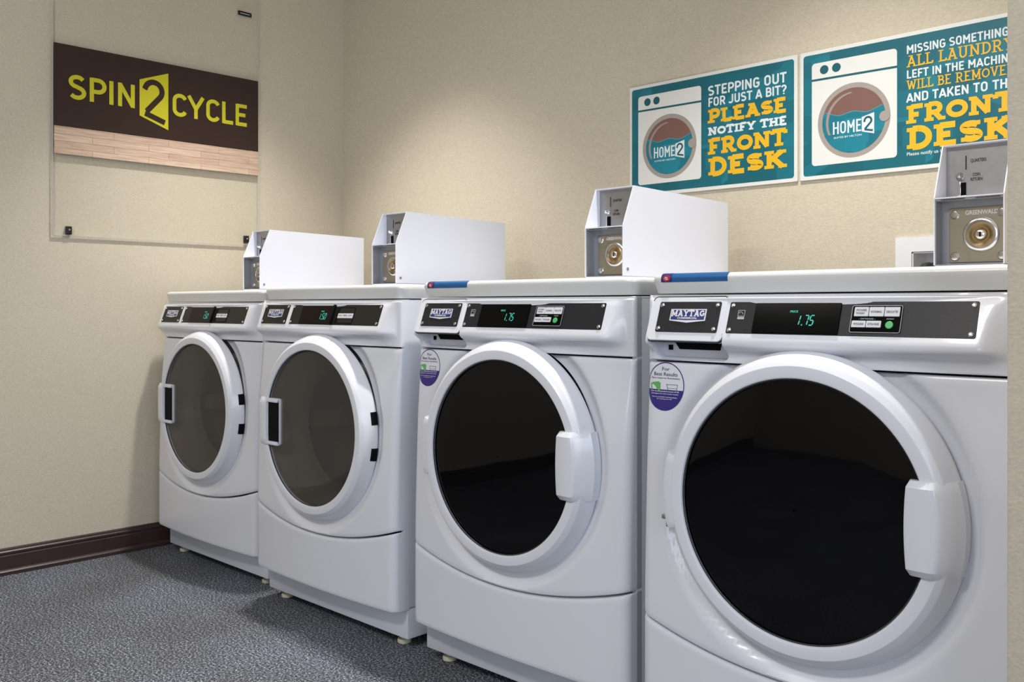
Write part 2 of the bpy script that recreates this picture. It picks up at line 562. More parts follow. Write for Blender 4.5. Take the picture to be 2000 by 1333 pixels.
# an engineering-style sans capital alphabet (stroke centre lines, cap height 1, outer edge kept inside 0..1)
_lo, _hi = .075, .925
DIN = {
    'A': (.66, [[(.06, 0), (.33, .97)], [(.33, .97), (.60, 0)], [(.16, .27), (.50, .27)]]),
    'B': (.64, [[(.14, 0), (.14, 1)], [(.14, _hi), (.34, _hi)] + arc(.34, .72, .17, .205, 90, -90, 8) + [(.14, .515)], [(.2, .515), (.36, .515)] + arc(.36, .295, .19, .22, 90, -90, 8) + [(.14, _lo)]]),
    'C': (.62, [arc(.345, .70, .205, .225, 20, 180, 9) + arc(.345, .30, .205, .225, 180, 340, 9)]),
    'D': (.66, [[(.14, 0), (.14, 1)], [(.14, _hi), (.33, _hi)] + arc(.33, .70, .22, .225, 90, 0, 7) + arc(.33, .30, .22, .225, 0, -90, 7) + [(.14, _lo)]]),
    'E': (.58, [[(.14, 0), (.14, 1)], [(.14, _hi), (.53, _hi)], [(.14, .51), (.47, .51)], [(.14, _lo), (.53, _lo)]]),
    'F': (.55, [[(.14, 0), (.14, 1)], [(.14, _hi), (.52, _hi)], [(.14, .49), (.46, .49)]]),
    'G': (.66, [arc(.345, .70, .205, .225, 20, 180, 9) + arc(.345, .30, .205, .225, 180, 360, 9) + [(.55, .46), (.34, .46)]]),
    'H': (.68, [[(.14, 0), (.14, 1)], [(.54, 0), (.54, 1)], [(.14, .51), (.54, .51)]]),
    'I': (.28, [[(.14, 0), (.14, 1)]]),
    'J': (.56, [[(.42, 1), (.42, .30)] + arc(.235, .30, .185, .225, 0, -155, 9)]),
    'K': (.66, [[(.14, 0), (.14, 1)], [(.16, .36), (.56, 1)], [(.30, .55), (.59, 0)]]),
    'L': (.54, [[(.14, 0), (.14, 1)], [(.14, _lo), (.51, _lo)]]),
    'M': (.80, [[(.14, 0), (.14, 1)], [(.66, 0), (.66, 1)], [(.14, .95), (.40, .38)], [(.66, .95), (.40, .38)]]),
    'N': (.70, [[(.14, 0), (.14, 1)], [(.56, 0), (.56, 1)], [(.14, .95), (.56, .05)]]),
    'O': (.68, [arc(.34, .70, .20, .225, 0, 180, 12) + arc(.34, .30, .20, .225, 180, 360, 12)]),
    'P': (.62, [[(.14, 0), (.14, 1)], [(.14, _hi), (.34, _hi)] + arc(.34, .68, .20, .245, 90, -90, 10) + [(.14, .435)]]),
    'R': (.65, [[(.14, 0), (.14, 1)], [(.14, _hi), (.34, _hi)] + arc(.34, .685, .20, .24, 90, -90, 10) + [(.14, .445)], [(.36, .44), (.57, 0)]]),
    'S': (.62, [arc(.31, .725, .20, .20, 30, 262, 12) + arc(.31, .285, .21, .21, 78, -148, 12)]),
    'T': (.60, [[(.30, 0), (.30, 1)], [(.03, _hi), (.57, _hi)]]),
    'U': (.68, [[(.14, 1), (.14, .30)] + arc(.34, .30, .20, .225, 180, 360, 12) + [(.54, 1)]]),
    'Y': (.64, [[(.05, 1), (.32, .44)], [(.32, .44), (.59, 1)], [(.32, 0), (.32, .47)]]),
    '?': (.56, [arc(.27, .71, .19, .215, 165, -35, 10) + [(.27, .40), (.27, .24)], [(.27, 0), (.27, .14)]]),
    ' ': (.30, []),
}


def din_text(bm, s, x0, x1, z0, z1, y, stem=0.155, th=0.0006):
    adv = sum(DIN[c][0] for c in s) - .12
    sx, sz = (x1 - x0) / adv, z1 - z0
    px, k = -.06, 0
    for c in s:
        w, strokes = DIN[c]
        for st in strokes:
            pts = [(x0 + (px + a) * sx, z0 + b * sz) for a, b in st]
            ribbon(bm, pts, stem * (sx + sz) / 2, y, y - th - (k % 7) * 0.00002, closed=(c == 'O'))
            k += 1
        px += w
    return bm


def slab_text(bm, s, x0, x1, z0, z1, y, stem=0.17, serif=0.14, th=0.0006):
    adv = sum(GLY[c][0] for c in s)
    sx, sz = (x1 - x0) / adv, z1 - z0
    px, k = 0.0, 0
    for c in s:
        w, strokes, slabs = GLY[c]
        for st in strokes:
            pts = [(x0 + (px + a) * sx, z0 + (stem * .45 + b * (1 - stem * .9)) * sz if c in 'OCGS' else z0 + b * sz) for a, b in st]
            ribbon(bm, pts, stem * (sx + sz) / 2, y, y - th - (k % 7) * 0.00002, closed=(c == 'O'))
            k += 1
        for a, b, ww in slabs:
            if ww < .1:
                pts = [(x0 + (px + a) * sx, z0 + (b - .10) * sz), (x0 + (px + a) * sx, z0 + (b + .10) * sz)]
                ribbon(bm, pts, serif * sz * .8, y, y - th - (k % 7) * 0.00002)
            else:
                bz = b - serif / 2 if b > .5 else b + serif / 2
                pts = [(x0 + (px + a - ww / 2) * sx, z0 + bz * sz), (x0 + (px + a + ww / 2) * sx, z0 + bz * sz)]
                ribbon(bm, pts, serif * sz, y, y - th - (k % 7) * 0.00002)
            k += 1
        px += w
    return bm


def sans_text(bm, s, x0, x1, z0, z1, y, weight=0.02, th=0.0006, shear=0.0, space=1.0):
    """plain sans lettering fitted into a box in the x-z plane, facing -y"""
    cu = bpy.data.curves.new('lettering', 'FONT')
    cu.body = s
    cu.size = 1
    cu.offset = weight
    cu.extrude = 0.001
    cu.shear = shear
    cu.space_character = space
    cu.resolution_u = 3
    ob = bpy.data.objects.new('lettering', cu)
    COL.objects.link(ob)
    dg = bpy.context.evaluated_depsgraph_get()
    me = bpy.data.meshes.new_from_object(ob.evaluated_get(dg))
    bpy.data.objects.remove(ob)
    bpy.data.curves.remove(cu)
    xs = [v.co.x for v in me.vertices]
    ys = [v.co.y for v in me.vertices]
    ax, ay = (x1 - x0) / (max(xs) - min(xs)), (z1 - z0) / (max(ys) - min(ys))
    mx, my = min(xs), min(ys)
    for v in me.vertices:
        v.co = Vector((x0 + (v.co.x - mx) * ax, y - (th if v.co.z > 0 else 0), z0 + (v.co.y - my) * ay))
    bm.from_mesh(me)
    bpy.data.meshes.remove(me)
    return bm


def struct(name, bm, m, smooth=0, parent=None):
    o = link(name, bm, m, parent, smooth)
    o['kind'] = 'structure'
    return o


# ------------------------------------------------------------------ room shell
XL, YB, YF, XR, H = -3.4705, 2.497, -3.0, 1.8, 2.7
XS, YS = -0.398, 1.36                                    # the partition that closes the row of machines
struct('floor', nbox(XL - .1, XR + .1, YF - .1, YB + .2, -0.1, 0), FLOOR)
struct('ceiling', nbox(XL - .1, XR + .1, YF - .1, YB + .2, H, H + .1), 'ceiling_paint')
struct('wall_left', nbox(XL - .1, XL, YF, YB + .1, 0, H), WALL)
# back wall with the opening for the recessed outlet box
OX0, OX1, OZ0, OZ1 = -0.958, -0.800, 0.905, 1.058
bm = bmesh.new()
for x0, x1, z0, z1 in ((XL, OX0, 0, H), (OX1, XS, 0, H), (OX0, OX1, 0, OZ0), (OX0, OX1, OZ1, H)):
    box(bm, x0, x1, YB, YB + .12, z0, z1)
struct('wall_back', bm, WALL)
struct('wall_right', nbox(XS, XR + .1, YS, YB + .12, 0, H, bev=0.004), WALL, smooth=35)
# walls behind the camera, with the window openings
bm = bmesh.new()
WX0, WX1, WZ0, WZ1 = -.15, .85, .85, 2.15
for x0, x1, z0, z1 in ((XL, WX0, 0, H), (WX1, XR, 0, H), (WX0, WX1, 0, WZ0), (WX0, WX1, WZ1, H)):
    box(bm, x0, x1, YF - .1, YF, z0, z1)
struct('wall_front', bm, WALL)
bm = bmesh.new()
for y0, y1, z0, z1 in ((YF, -.8, 0, H), (.6, YS, 0, H), (-.8, .6, 0, .9), (-.8, .6, 2.2, H)):
    box(bm, XR, XR + .1, y0, y1, z0, z1)
struct('wall_side', bm, WALL)
bm = bmesh.new()
for a in ((WX0, WX0 + .05, WZ0, WZ1), (WX1 - .05, WX1, WZ0, WZ1), (WX0, WX1, WZ0, WZ0 + .05), (WX0, WX1, WZ1 - .05, WZ1)):
    box(bm, a[0], a[1], YF - .07, YF - .02, a[2], a[3])
struct('window_1', bm, 'sign_white')  # unseen window frame, moved to stand with the added front fill
bm = bmesh.new()
for a in ((-.8, -.75, .9, 2.2), (.55, .6, .9, 2.2), (-.8, .6, .9, .95), (-.8, .6, 2.15, 2.2)):
    box(bm, XR + .02, XR + .07, a[0], a[1], a[2], a[3])
struct('window_2', bm, 'sign_white')

# baseboard: moulded profile (distance from the wall, height)
BP = [(0, 0), (.019, 0), (.019, .012), (.014, .017), (.0125, .020), (.0125, .064), (.0105, .067), (.0105, .070), (.0125, .072),
      (.0125, .078), (.009, .082), (.0085, .0865), (.006, .0905), (0, .0905)]
struct('baseboard_left', loft(bmesh.new(), [[(XL + a, y, b) for a, b in BP] for y in (YF + .02, YB - .0)]), 'base_wood', 20)
struct('baseboard_back', loft(bmesh.new(), [[(x, YB - a, b) for a, b in BP] for x in (XL + .02, XS)]), 'base_wood', 20)

# ------------------------------------------------------------------ the machines (local: x 0..MW, front towards -y, floor z = 0)
MW = 0.6858
CX, CZ = 0.340, 0.568
FRAME = Matrix.Translation((0, -.0324, .8624)) @ Matrix.Rotation(-math.asin(.338), 4, 'X')   # the sloping control fascia
PH = 0.0609                                               # its height along the slope


def bow(x):
    """how far the front bulges at x: round corners and a gently bowed face"""
    e = min(x, MW - x)
    r = 0.024
    c = r - sqrt(max(0, r * r - (r - min(e, r)) ** 2))
    t = (x - MW / 2) / (MW / 2)
    return 0.019 * (1 - c / r) + 0.016 * (1 - t * t)


def lean(z):
    return 0.012 * smoothstep(.82, .30, z)


def front_y(x, z):
    k = 0.40 + 0.60 * smoothstep(.83, .62, z)
    return -bow(x) * k - lean(z)


def xs_list(n=64):
    edge = [0, .0006, .002, .004, .007, .010, .014, .019, .024]
    mid = [.024 + (MW - .048) * i / n for i in range(1, n)]
    return edge + mid + [MW - e for e in edge[::-1]]


def panel(zbot, ztop, nz, hole=None, dish=False, back=.022):
    """a bowed sheet-metal front panel with rolled edges; zbot and ztop are functions of x"""
    bm = bmesh.new()
    xs = xs_list()
    rows = []
    ts = [(0, .0045, 0), (0, .0015, .0018), (0, 0, .005)]
    def pt(x, z, dy):
        y = front_y(x, z) + dy
        if dish:
            d = hypot(x - CX, z - CZ)
            y += 0.016 * smoothstep(.300, .274, d)
        return (x, y, z)
    layers = []
    layers.append([(x, back, zbot(x)) for x in xs])
    for dy, dz in ((.005, 0), (.0014, .0016), (0, .0050)):
        layers.append([pt(x, zbot(x) + dz, dy) for x in xs])
    for i in range(1, nz):
        layers.append([pt(x, zbot(x) + .005 + (ztop(x) - zbot(x) - .010) * i / nz, 0) for x in xs])
    for dy, dz in ((0, .0050), (.0014, .0016), (.005, 0)):
        layers.append([pt(x, ztop(x) - dz, dy) for x in xs])
    layers.append([(x, back, ztop(x)) for x in xs])
    rows = [[bm.verts.new(p) for p in L] for L in layers]
    for a, b in zip(rows, rows[1:]):
        for i in range(len(xs) - 1):
            f = (a[i], a[i + 1], b[i + 1], b[i])
            if hole:
                c = sum((v.co for v in f), Vector()) / 4
                if hypot(c.x - CX, c.z - CZ) < hole:
                    continue
            bm.faces.new(f)
    if hole:                                              # pull the stepped edge of the opening onto its circle
        for e in [e for e in bm.edges if len(e.link_faces) == 1]:
            for v in e.verts:
                d = hypot(v.co.x - CX, v.co.z - CZ)
                if d < hole + .02 and abs(v.co.x - CX) < .29:
                    k = (hole + .003) / d
                    x, z = CX + (v.co.x - CX) * k, CZ + (v.co.z - CZ) * k
                    v.co = pt(x, z, 0)
    for k in (0, len(xs) - 1):                            # side returns
        e = [bm.verts.new((xs[k], back, r[k].co.z)) for r in rows]
        for i in range(len(rows) - 1):
            bm.faces.new((rows[i][k], rows[i + 1][k], e[i + 1], e[i]))
    bmesh.ops.remove_doubles(bm, verts=bm.verts, dist=0.00005)
    return bm


def drawer_top(x):
    t = (x - MW / 2) / (MW / 2)
    return .262 + .052 * t * t + .004 * t


def console_bm(washer):
    prof = [(.9340, .012), (.9338, .001), (.9325, -.002), (.9300, -.0045), (.9268, -.0075), (.9235, -.0104), (.9197, -.0118 - .0012)]
    for i in range(1, 8):
        f = i / 8
        prof.append((.9197 + (.8624 - .9197) * f, -.0130 + (-.0336 + .0130) * f))
    prof += [(.8624, -.0336), (.8570, -.0356), (.8525, -.0371), (.8490, -.0379), (.8458, -.0382), (.8430, -.0376), (.8405, -.0360),
             (.8380, -.0332), (.8350, -.0290), (.8315, -.0235), (.8275, -.0185), (.8230, -.0150), (.8180, -.0130), (.813, -.012), (.810, -.0118), (.8082, -.0100), (.8072, -.006), (.8070, .015)]
    xs = xs_list(72)
    if washer:
        xs = sorted(set(xs + [.016 + .0012 * k for k in range(14)] + [.174 + .0012 * k for k in range(14)]))
        fine = []
        for a, b in zip(prof, prof[1:]):
            n = max(1, int((a[0] - b[0]) / .0013)) if .806 < a[0] < .852 else 1
            fine += [(a[0] + (b[0] - a[0]) * k / n, a[1] + (b[1] - a[1]) * k / n) for k in range(n)]
        prof = fine + [prof[-1]]
    bm = bmesh.new()
    rows = []
    for z, y in prof:
        row = []
        for x in xs:
            r = max(0.0, min(1.0, x / .016, (MW - .016 - x) / (.030 + (.9300 - z) * .14)))
            basey = front_y(x, min(z, .83)) * (1 if z < .93 else 0.35)
            if z >= .933 or z <= .8075:
                yy = y if z >= .933 else (basey + (.005 if z > .807 else .03))
            else:
                yy = basey + (min(y, basey) - basey) * r
                if washer:                                # finger recess under the dispenser drawer
                    qx, qz = abs(x - .104) - .082 + .014, abs(z - .838) - .0275 + .014
                    sd = hypot(max(qx, 0), max(qz, 0)) + min(max(qx, qz), 0) - .014
                    k = smoothstep(.0, -.0035, sd)
                    yy = yy + (max(yy, .010) - yy) * k
            row.append(bm.verts.new((x, yy, z)))
        rows.append(row)
    for a, b in zip(rows, rows[1:]):
        for i in range(len(xs) - 1):
            bm.faces.new((a[i], a[i + 1], b[i + 1], b[i]))
    for k in (0, len(xs) - 1):
        e = [bm.verts.new((xs[k], .022, r[k].co.z)) for r in rows]
        for i in range(len(rows) - 1):
            bm.faces.new((rows[i][k], rows[i + 1][k], e[i + 1], e[i]))
    return bm


def screw(parent, x, z, y):
    bm = loft(bmesh.new(), [[(a, yy, b) for a, b in circle(x, z, r, 16)] for r, yy in ((.0042, y), (.0042, y - .0012), (.0034, y - .0022), (.0018, y - .0026))], cap1=False)
    loft(bm, [[(a, yy, b) for a, b in circle(x, z, r, 6)] for r, yy in ((.0018, y - .0026), (.0016, y - .0010))])
    return link('screw', bm, 'chrome', parent, xf=FRAME)


def emblem_outline(x0, x1, z0, z1, tip):
    return [(x0, z0), ((x0 + x1) / 2, z0 - tip), (x1, z0), (x1, z1), (x0, z1)]


def make_machine(washer):
    root = thing('washing_machine' if washer else 'tumble_dryer', 'x', 'washing machine' if washer else 'tumble dryer', (0, 0, 0))
    # cabinet: an open-fronted steel box with a floor pan
    bm = bmesh.new()
    for a in ((0, .012, .0035, .67, .11, .934), (MW - .012, MW, .0035, .67, .11, .934), (0, MW, .655, .67, .11, .934), (0, MW, .0035, .67, .11, .118), (0, MW, .0035, .67, .928, .934)):
        box(bm, *a, bev=.0015, seg=1)
    # inner front ring sheet, so that the gaps read dark behind the panels
    link('cabinet', bm, 'cabinet_enamel', root)
    # plinth
    link('plinth', nbox(.001, MW - .001, .017, .665, .027, .1095, bev=.003), 'cabinet_enamel', root)
    for fx in (.055, MW - .055):
        for fy in (.050, .61):
            bm = lathe_z(bmesh.new(), [(.017, 0), (.019, .002), (.019, .010), (.017, .012), (.009, .0125), (.009, .028)], fx, fy, 20)
            link('foot', bm, 'foot_plastic', root)
    # lid
    Ls = []
    for z, ins in ((.9365, .009), (.9370, .0065), (.9390, .0055), (.9600, .0010), (.9640, 0), (.9690, .0010), (.9725, .0036), (.9745, .0075), (.9755, .013)):
        Ls.append([(x, y, z) for x, y in rrect(-.001 + ins, MW + .001 - ins, -.005 + ins, .672 - ins, .028, 8)])
    bm = loft(bmesh.new(), Ls)
    link('lid', bm, 'lid_enamel', root)
    link('console', console_bm(washer), 'enamel', root)
    link('front_panel', panel(lambda x: drawer_top(x) + .0045, lambda x: .8035, 56, hole=.256, dish=True), 'enamel', root)
    link('lower_panel', panel(lambda x: .107, drawer_top, 24), 'enamel', root)
    # drum behind the door
    bm = ring(bmesh.new(), [(.2210, -.048), (.2180, -.040), (.178, .020), (.176, .055), (.262, .075), (.262, .42), (.25, .44), (.06, .455), (.05, .44), (.001, .438)], CX, CZ, 64)
    for k in range(3):
        a = 2 * pi * k / 3 + .5
        c, s = cos(a), sin(a)
        b2 = nbox(-.03, .03, .09, .41, .205, .262, bev=.015)
        b2.transform(Matrix.Translation((CX, 0, CZ)) @ Matrix.Rotation(a, 4, 'Y'))
        tmp = bpy.data.meshes.new('tmp')
        b2.to_mesh(tmp)
        b2.free()
        bm.from_mesh(tmp)
        bpy.data.meshes.remove(tmp)
    link('drum', bm, 'drum_dark' if washer else 'drum_steel', root)

    # --- door
    door = link('door', ring(bmesh.new(), [(.2215, -.030), (.2215, -.0560), (.2220, -.0630), (.2232, -.0660), (.2248, -.0668), (.2262, -.0670), (.2430, -.0670), (.2440, -.0668), (.2448, -.0662),
                                           (.2532, -.0598), (.2542, -.0588), (.2550, -.0572), (.2660, -.0340), (.2672, -.0310), (.2678, -.0290), (.2678, -.0240), (.2660, -.021), (.25, -.021)], CX, CZ, 128, close=True), 'enamel', root, smooth=28)
    bm = ring(bmesh.new(), [(.2220, -.0535), (.2220, -.0575), (.205, -.0588), (.15, -.0600), (.08, -.0606), (.002, -.0608), (.002, -.0560), (.15, -.0552), (.2220, -.0535)], CX, CZ, 96)
    bmesh.ops.remove_doubles(bm, verts=bm.verts, dist=1e-5)
    link('glass', bm, 'black_glass' if washer else 'smoked_glass', door)
    link('gasket', ring(bmesh.new(), [(.2218, -.0580), (.2195, -.0612), (.2218, -.0630), (.2226, -.0625)], CX, CZ, 96, close=True), 'gap', door)
    if washer:
        # paddle handle on the right
        z0, z1 = .500, .646
        Ls = []
        N = 14
        for i in range(N + 1):
            z = z0 + (z1 - z0) * i / N
            e = min(z - z0, z1 - z)
            ins = .007 * (1 - smoothstep(0, .010, e)) + .0
            xr = CX + sqrt(.2686 ** 2 - (z - CZ) ** 2)
            xl = .527 + .003 * (1 - smoothstep(0, .008, e)) + .004 * ((z - (z0 + z1) / 2) / .073) ** 2
            Ls.append([(xl, -.050, z), (xl, -.070 + ins, z), (xl + .002, -.0755 + ins, z), (xl + .006, -.0775 + ins, z), (xl + .030, -.0790 + ins, z),
                       (xr - .034, -.0785 + ins, z), (xr - .029, -.0772 + ins, z), (xr - .024, -.0735 + ins, z), (xr - .004, -.0455 + ins * .4, z), (xr, -.040, z), (xr, -.018, z), (xr - .03, -.018, z)])
        link('handle', loft(bmesh.new(), Ls), 'enamel', door, smooth=24)
        # hinge cover on the left
        Ls = []
        for i in range(17):
            a = radians(164.5 + 31 * i / 16)
            e = min(i, 16 - i)
            ins = .0022 if e == 0 else 0
            rr = [(.2345, -.055), (.2345, -.0668 + ins), (.256, -.0664 + ins), (.2645, -.0635 + ins), (.2685, -.0580 + ins), (.2715, -.044), (.2715, -.020), (.26, -.018)]
            Ls.append([(CX + r * cos(a), y, CZ + r * sin(a)) for r, y in rr])
        link('hinge', loft(bmesh.new(), Ls), 'enamel', door, smooth=30)
        bm = nbox(.058, .068, -.045, -.012, .508, .517, bev=.002)
        box(bm, .064, .078, -.040, -.012, .492, .505, bev=.003)
        link('hinge_pin', bm, 'galvanised', door)
    else:
        # upright grip standing off the left of the door, with a dark hand pocket behind it
        z0, z1 = .500, .642
        link('hand_pocket', rplate(bmesh.new(), .120, .1905, z0 + .004, z1 - .004, .006, -.050, -.0645, .0008), 'black', door)
        bm = bmesh.new()
        ribbon(bm, rrect(.128, .1905, z0 + .002, z1 - .002, .008, 5), .0018, -.05, -.0662, closed=True)
        link('pocket_frame', bm, 'enamel', door)
        bm = bmesh.new()
        Ls = []
        for i in range(13):
            z = z0 + (z1 - z0) * i / 12
            e = min(z - z0, z1 - z)
            ins = .006 * (1 - smoothstep(0, .012, e))
            xl = .089 + .0030 * ((z - .571) / .071) ** 2
            Ls.append([(xl, -.030, z), (xl, -.064 + ins, z), (xl + .003, -.0725 + ins, z), (xl + .008, -.0745 + ins, z), (xl + .033, -.0745 + ins, z), (xl + .0375, -.0730 + ins, z), (xl + .0390, -.069, z), (xl + .0390, -.060, z), (xl + .02, -.055, z)])
        loft(bm, Ls)
        for zz in (z0 + .001, z1 - .0135):
            box(bm, .118, .184, -.0715, -.056, zz, zz + .0110, bev=.003)
        link('handle', bm, 'enamel', door, smooth=28)
        for zz in (.596, .498):
            bm = loft(bmesh.new(), [[(CX + r * cos(a), y, CZ + r * sin(a)) for r, y in ((.258, -.030), (.2640, -.0398), (.2685, -.0300), (.2690, -.0285), (.2690, -.021))]
                                    for a in [atan2(zz + .036 * k / 6 - CZ, .262) for k in range(7)]])
            link('hinge_slot', bm, 'black', door)

    # --- control fascia (built upright, then tilted onto the slope)
    pb = 'plate_black' if washer else 'plate_brown'
    x0, x1, x2, x3 = .036, .1724, .1901, .6205
    if washer:
        bm = bmesh.new()
        rplate(bm, .0185, .1845, -.0165, PH + .010, .010, .010, -.0018, .0012)
        o = link('dispenser_drawer', bm, 'enamel', root, xf=FRAME)
        bm = bmesh.new()
        ribbon(bm, rrect(.0175, .1855, -.0175, PH + .011, .011, 6), .0022, .004, -.0004, closed=True)
        link('drawer_gap_shade', bm, 'gap', o, xf=FRAME)  # dark strip draws the shaded gap round the drawer
        # finger recess below the dispenser, with its slot and key hole
        bm = slab(bmesh.new(), [(.064, .8290), (.154, .8290), (.158, .8440), (.052, .8440)], .012, .0085)
        box(bm, .038, .048, .0085, .012, .8270, .8370)
        link('recess_slot', bm, 'black', o)
        yp = -.0018
    else:
        o = link('badge_panel', rplate(bmesh.new(), .026, .1812, -.006, PH + .006, .006, .004, -.0010, .0006), 'enamel', root, xf=FRAME)
        yp = -.0010
    np_ = link('name_plate', rplate(bmesh.new(), x0, x1, 0, PH, .0035, yp + .001, yp - .0014, .0005), pb, root, xf=FRAME)
    cp = link('control_panel', rplate(bmesh.new(), x2, x3, 0, PH, .0035, .002, -.0014, .0005), pb, root, xf=FRAME)
    for sx in (x0 + .007, x1 - .007):
        for sz in (.007, PH - .007):
            screw(np_, sx, sz, yp - .0014)
    for sx in (x2 + .007, x3 - .008):
        for sz in (.007, PH - .007):
            screw(cp, sx, sz, -.0014)
    ye = yp - .0014
    link('emblem', slab(bmesh.new(), emblem_outline(.0655, .1445, .0225, .0455, .004), ye, ye - .0016), 'silver', np_, xf=FRAME)
    link('emblem_field', slab(bmesh.new(), emblem_outline(.0680, .1420, .0245, .0437, .0012), ye, ye - .0019), 'emblem_blue', np_, xf=FRAME)
    bm = slab_text(bmesh.new(), 'MAYTAG', .0675, .1425, .0306, .0432, ye - .0019, stem=.20, serif=.14, th=.0003)
    sans_text(bm, 'COMMERCIAL', .083, .127, .0255, .0292, ye - .0019, weight=.03, th=.0003)
    link('lettering', bm, 'silver', np_, xf=FRAME, smooth=0)
    yc = -.0014
    if washer:
        link('display', rplate(bmesh.new(), .2435, .4035, .0020, PH - .0030, .002, yc, yc - .0020, .0006), 'display_black', cp, xf=FRAME)
        dx0, dx1, dz0, dz1, price = .3290, .3600, .0175, .0350, '175'
    else:
        link('display', rplate(bmesh.new(), .2430, .4010, .0025, PH - .0030, .002, yc, yc - .0020, .0006), 'display_brown', cp, xf=FRAME)
        link('display_edge', nbox(.4010, .4085, yc - .006, yc, .001, PH - .001, bev=.0006), 'black', cp, xf=FRAME)
        dx0, dx1, dz0, dz1, price = .3430, .3760, .0165, .0340, '150'
    # seven-segment digits, slanted
    SEG = {'0': 'abcdef', '1': 'bc', '5': 'afgcd', '7': 'abc'}
    bm = bmesh.new()
    hgt, wd = dz1 - dz0, (dx1 - dx0) / 3.05
    yd = yc - .0020

    def seg(px, s):
        P = {'a': ((0, 1), (1, 1)), 'b': ((1, 1), (1, .5)), 'c': ((1, .5), (1, 0)), 'd': ((0, 0), (1, 0)), 'e': ((0, .5), (0, 0)), 'f': ((0, 1), (0, .5)), 'g': ((0, .5), (1, .5))}[s]
        q = []
        for u, v in P:
            q.append(Vector((px + u * wd * .66 + v * hgt * .16, dz0 + v * hgt)))
        d = (q[1] - q[0]) * .10
        ribbon(bm, [q[0] + d, q[1] - d], .0019, yd, yd - .0003)
    for i, ch in enumerate(price):
        px = dx0 + i * wd * 1.02 - (wd * .45 if ch == '1' and i == 0 else 0)
        for s in SEG[ch]:
            seg(px, s)
    box(bm, dx0 + wd * .72, dx0 + wd * .72 + .0022, yd - .0003, yd, dz0 - .0008, dz0 + .0014)
    link('digits', bm, 'digit', cp, xf=FRAME, smooth=0)
    bm = sans_text(bmesh.new(), 'PRICE', .3125, .3270, .0400, .0440, yd, .01, .0003) if washer else sans_text(bmesh.new(), 'PRICE', .3450, .3590, .0385, .0420, yd, .01, .0003)
    link('display_legend', bm, 'digit', cp, xf=FRAME, smooth=0)
    if washer:
        kp = link('keypad', rplate(bmesh.new(), .4225, .5065, .0060, .0535, .0035, yc, yc - .0018, .0006), 'display_black', cp, xf=FRAME)
        yk = yc - .0018
        bm = bmesh.new()
        ribbon(bm, rrect(.4232, .5058, .0067, .0528, .003, 4), .0009, yk, yk - .0002, closed=True)
        link('keypad_line', bm, 'legend', cp, xf=FRAME, smooth=0)
        for nm, bx0, bx1, bz0, bz1 in (('POWER\nWASH', .4275, .4515, .0340, .0500), ('NORMAL', .4525, .4770, .0340, .0500), ('DELICATES', .4780, .5025, .0340, .0500), ('WOOLENS', .4255, .4490, .0150, .0265), ('EXTRA RINSE', .4500, .4745, .0150, .0265)):
            link('key', rplate(bmesh.new(), bx0, bx1, bz0, bz1, .001, yk, yk - .0012, .0004), 'button_white', cp, xf=FRAME)
            zc = (bz0 + bz1) / 2
            hh = .0045 if '\n' in nm else .0019
            bm = sans_text(bmesh.new(), nm, bx0 + .003, bx1 - .003, zc - hh, zc + hh, yk - .0012, .02, .0002)
            link('key_legend', bm, 'button_ink', cp, xf=FRAME, smooth=0)
        link('start_button', loft(bmesh.new(), [[(a, y, b) for a, b in circle(.4880, .0195, r, 24)] for r, y in ((.0064, yk), (.0064, yk - .0012), (.0056, yk - .0018))]), 'button_green', cp, xf=FRAME)
        bm = sans_text(bmesh.new(), 'START', .4820, .4945, .0290, .0312, yk, .02, .0002)
        sans_text(bm, '- OPTIONS -', .4360, .4640, .0288, .0312, yk, .02, .0002)
        link('key_legend', bm, 'legend', cp, xf=FRAME, smooth=0)
        # small energy mark: a framed square with a bar under it
        bm = bmesh.new()
        ribbon(bm, [(.2100, .0335), (.2230, .0335), (.2230, .0445), (.2100, .0445)], .0009, yc, yc - .0003, closed=True)
        ribbon(bm, arc(.2150, .0360, .0045, .0055, 10, 150, 8), .0009, yc, yc - .0003)
        box(bm, .2097, .2233, yc - .0003, yc, .0275, .0320)
        link('energy_mark', bm, 'legend', cp, xf=FRAME, smooth=0)
    else:
        link('keypad', rplate(bmesh.new(), .4190, .5020, .0050, .0530, .003, yc, yc - .0010, .0005), 'black', cp, xf=FRAME)
        bm = bmesh.new()
        rplate(bm, .4330, .5000, .0070, .0500, .002, yc - .001, yc - .0014, .0003)
        link('keypad_face', bm, pb, cp, xf=FRAME)
        for i in range(3):
            bx0 = .4300 + .0235 * i
            link('key', rplate(bmesh.new(), bx0, bx0 + .0230, .0205, .0345, .0008, yc - .0012, yc - .0024, .0004), 'button_white', cp, xf=FRAME)
            bm = sans_text(bmesh.new(), ('HIGH', 'MEDIUM', 'LOW')[i], bx0 + .0030, bx0 + .0200, .0265, .0305, yc - .0024, .02, .0002)
            link('key_legend', bm, 'button_ink', cp, xf=FRAME, smooth=0)
    if washer:
        # round detergent sticker on the upper left of the front
        sx, sz, sr = .0455, .757, .0450

        def conform(bm, off):
            for v in bm.verts:
                v.co.y = front_y(max(0.0006, v.co.x), v.co.z) - off + (v.co.y)
            return bm

        def disc(r0, r1, a0, a1, rows=10, n=48, zlo=None, zhi=None):
            bm = bmesh.new()
            R = []
            for i in range(rows + 1):
                r = r0 + (r1 - r0) * i / rows
                R.append([bm.verts.new((sx + r * cos(a0 + (a1 - a0) * k / n), 0, sz + r * 1.04 * sin(a0 + (a1 - a0) * k / n))) for k in range(n + 1)])
            for a, b in zip(R, R[1:]):
                for k in range(n):
                    bm.faces.new((a[k], a[k + 1], b[k + 1], b[k]))
            bmesh.ops.remove_doubles(bm, verts=bm.verts, dist=1e-6)
            return bm
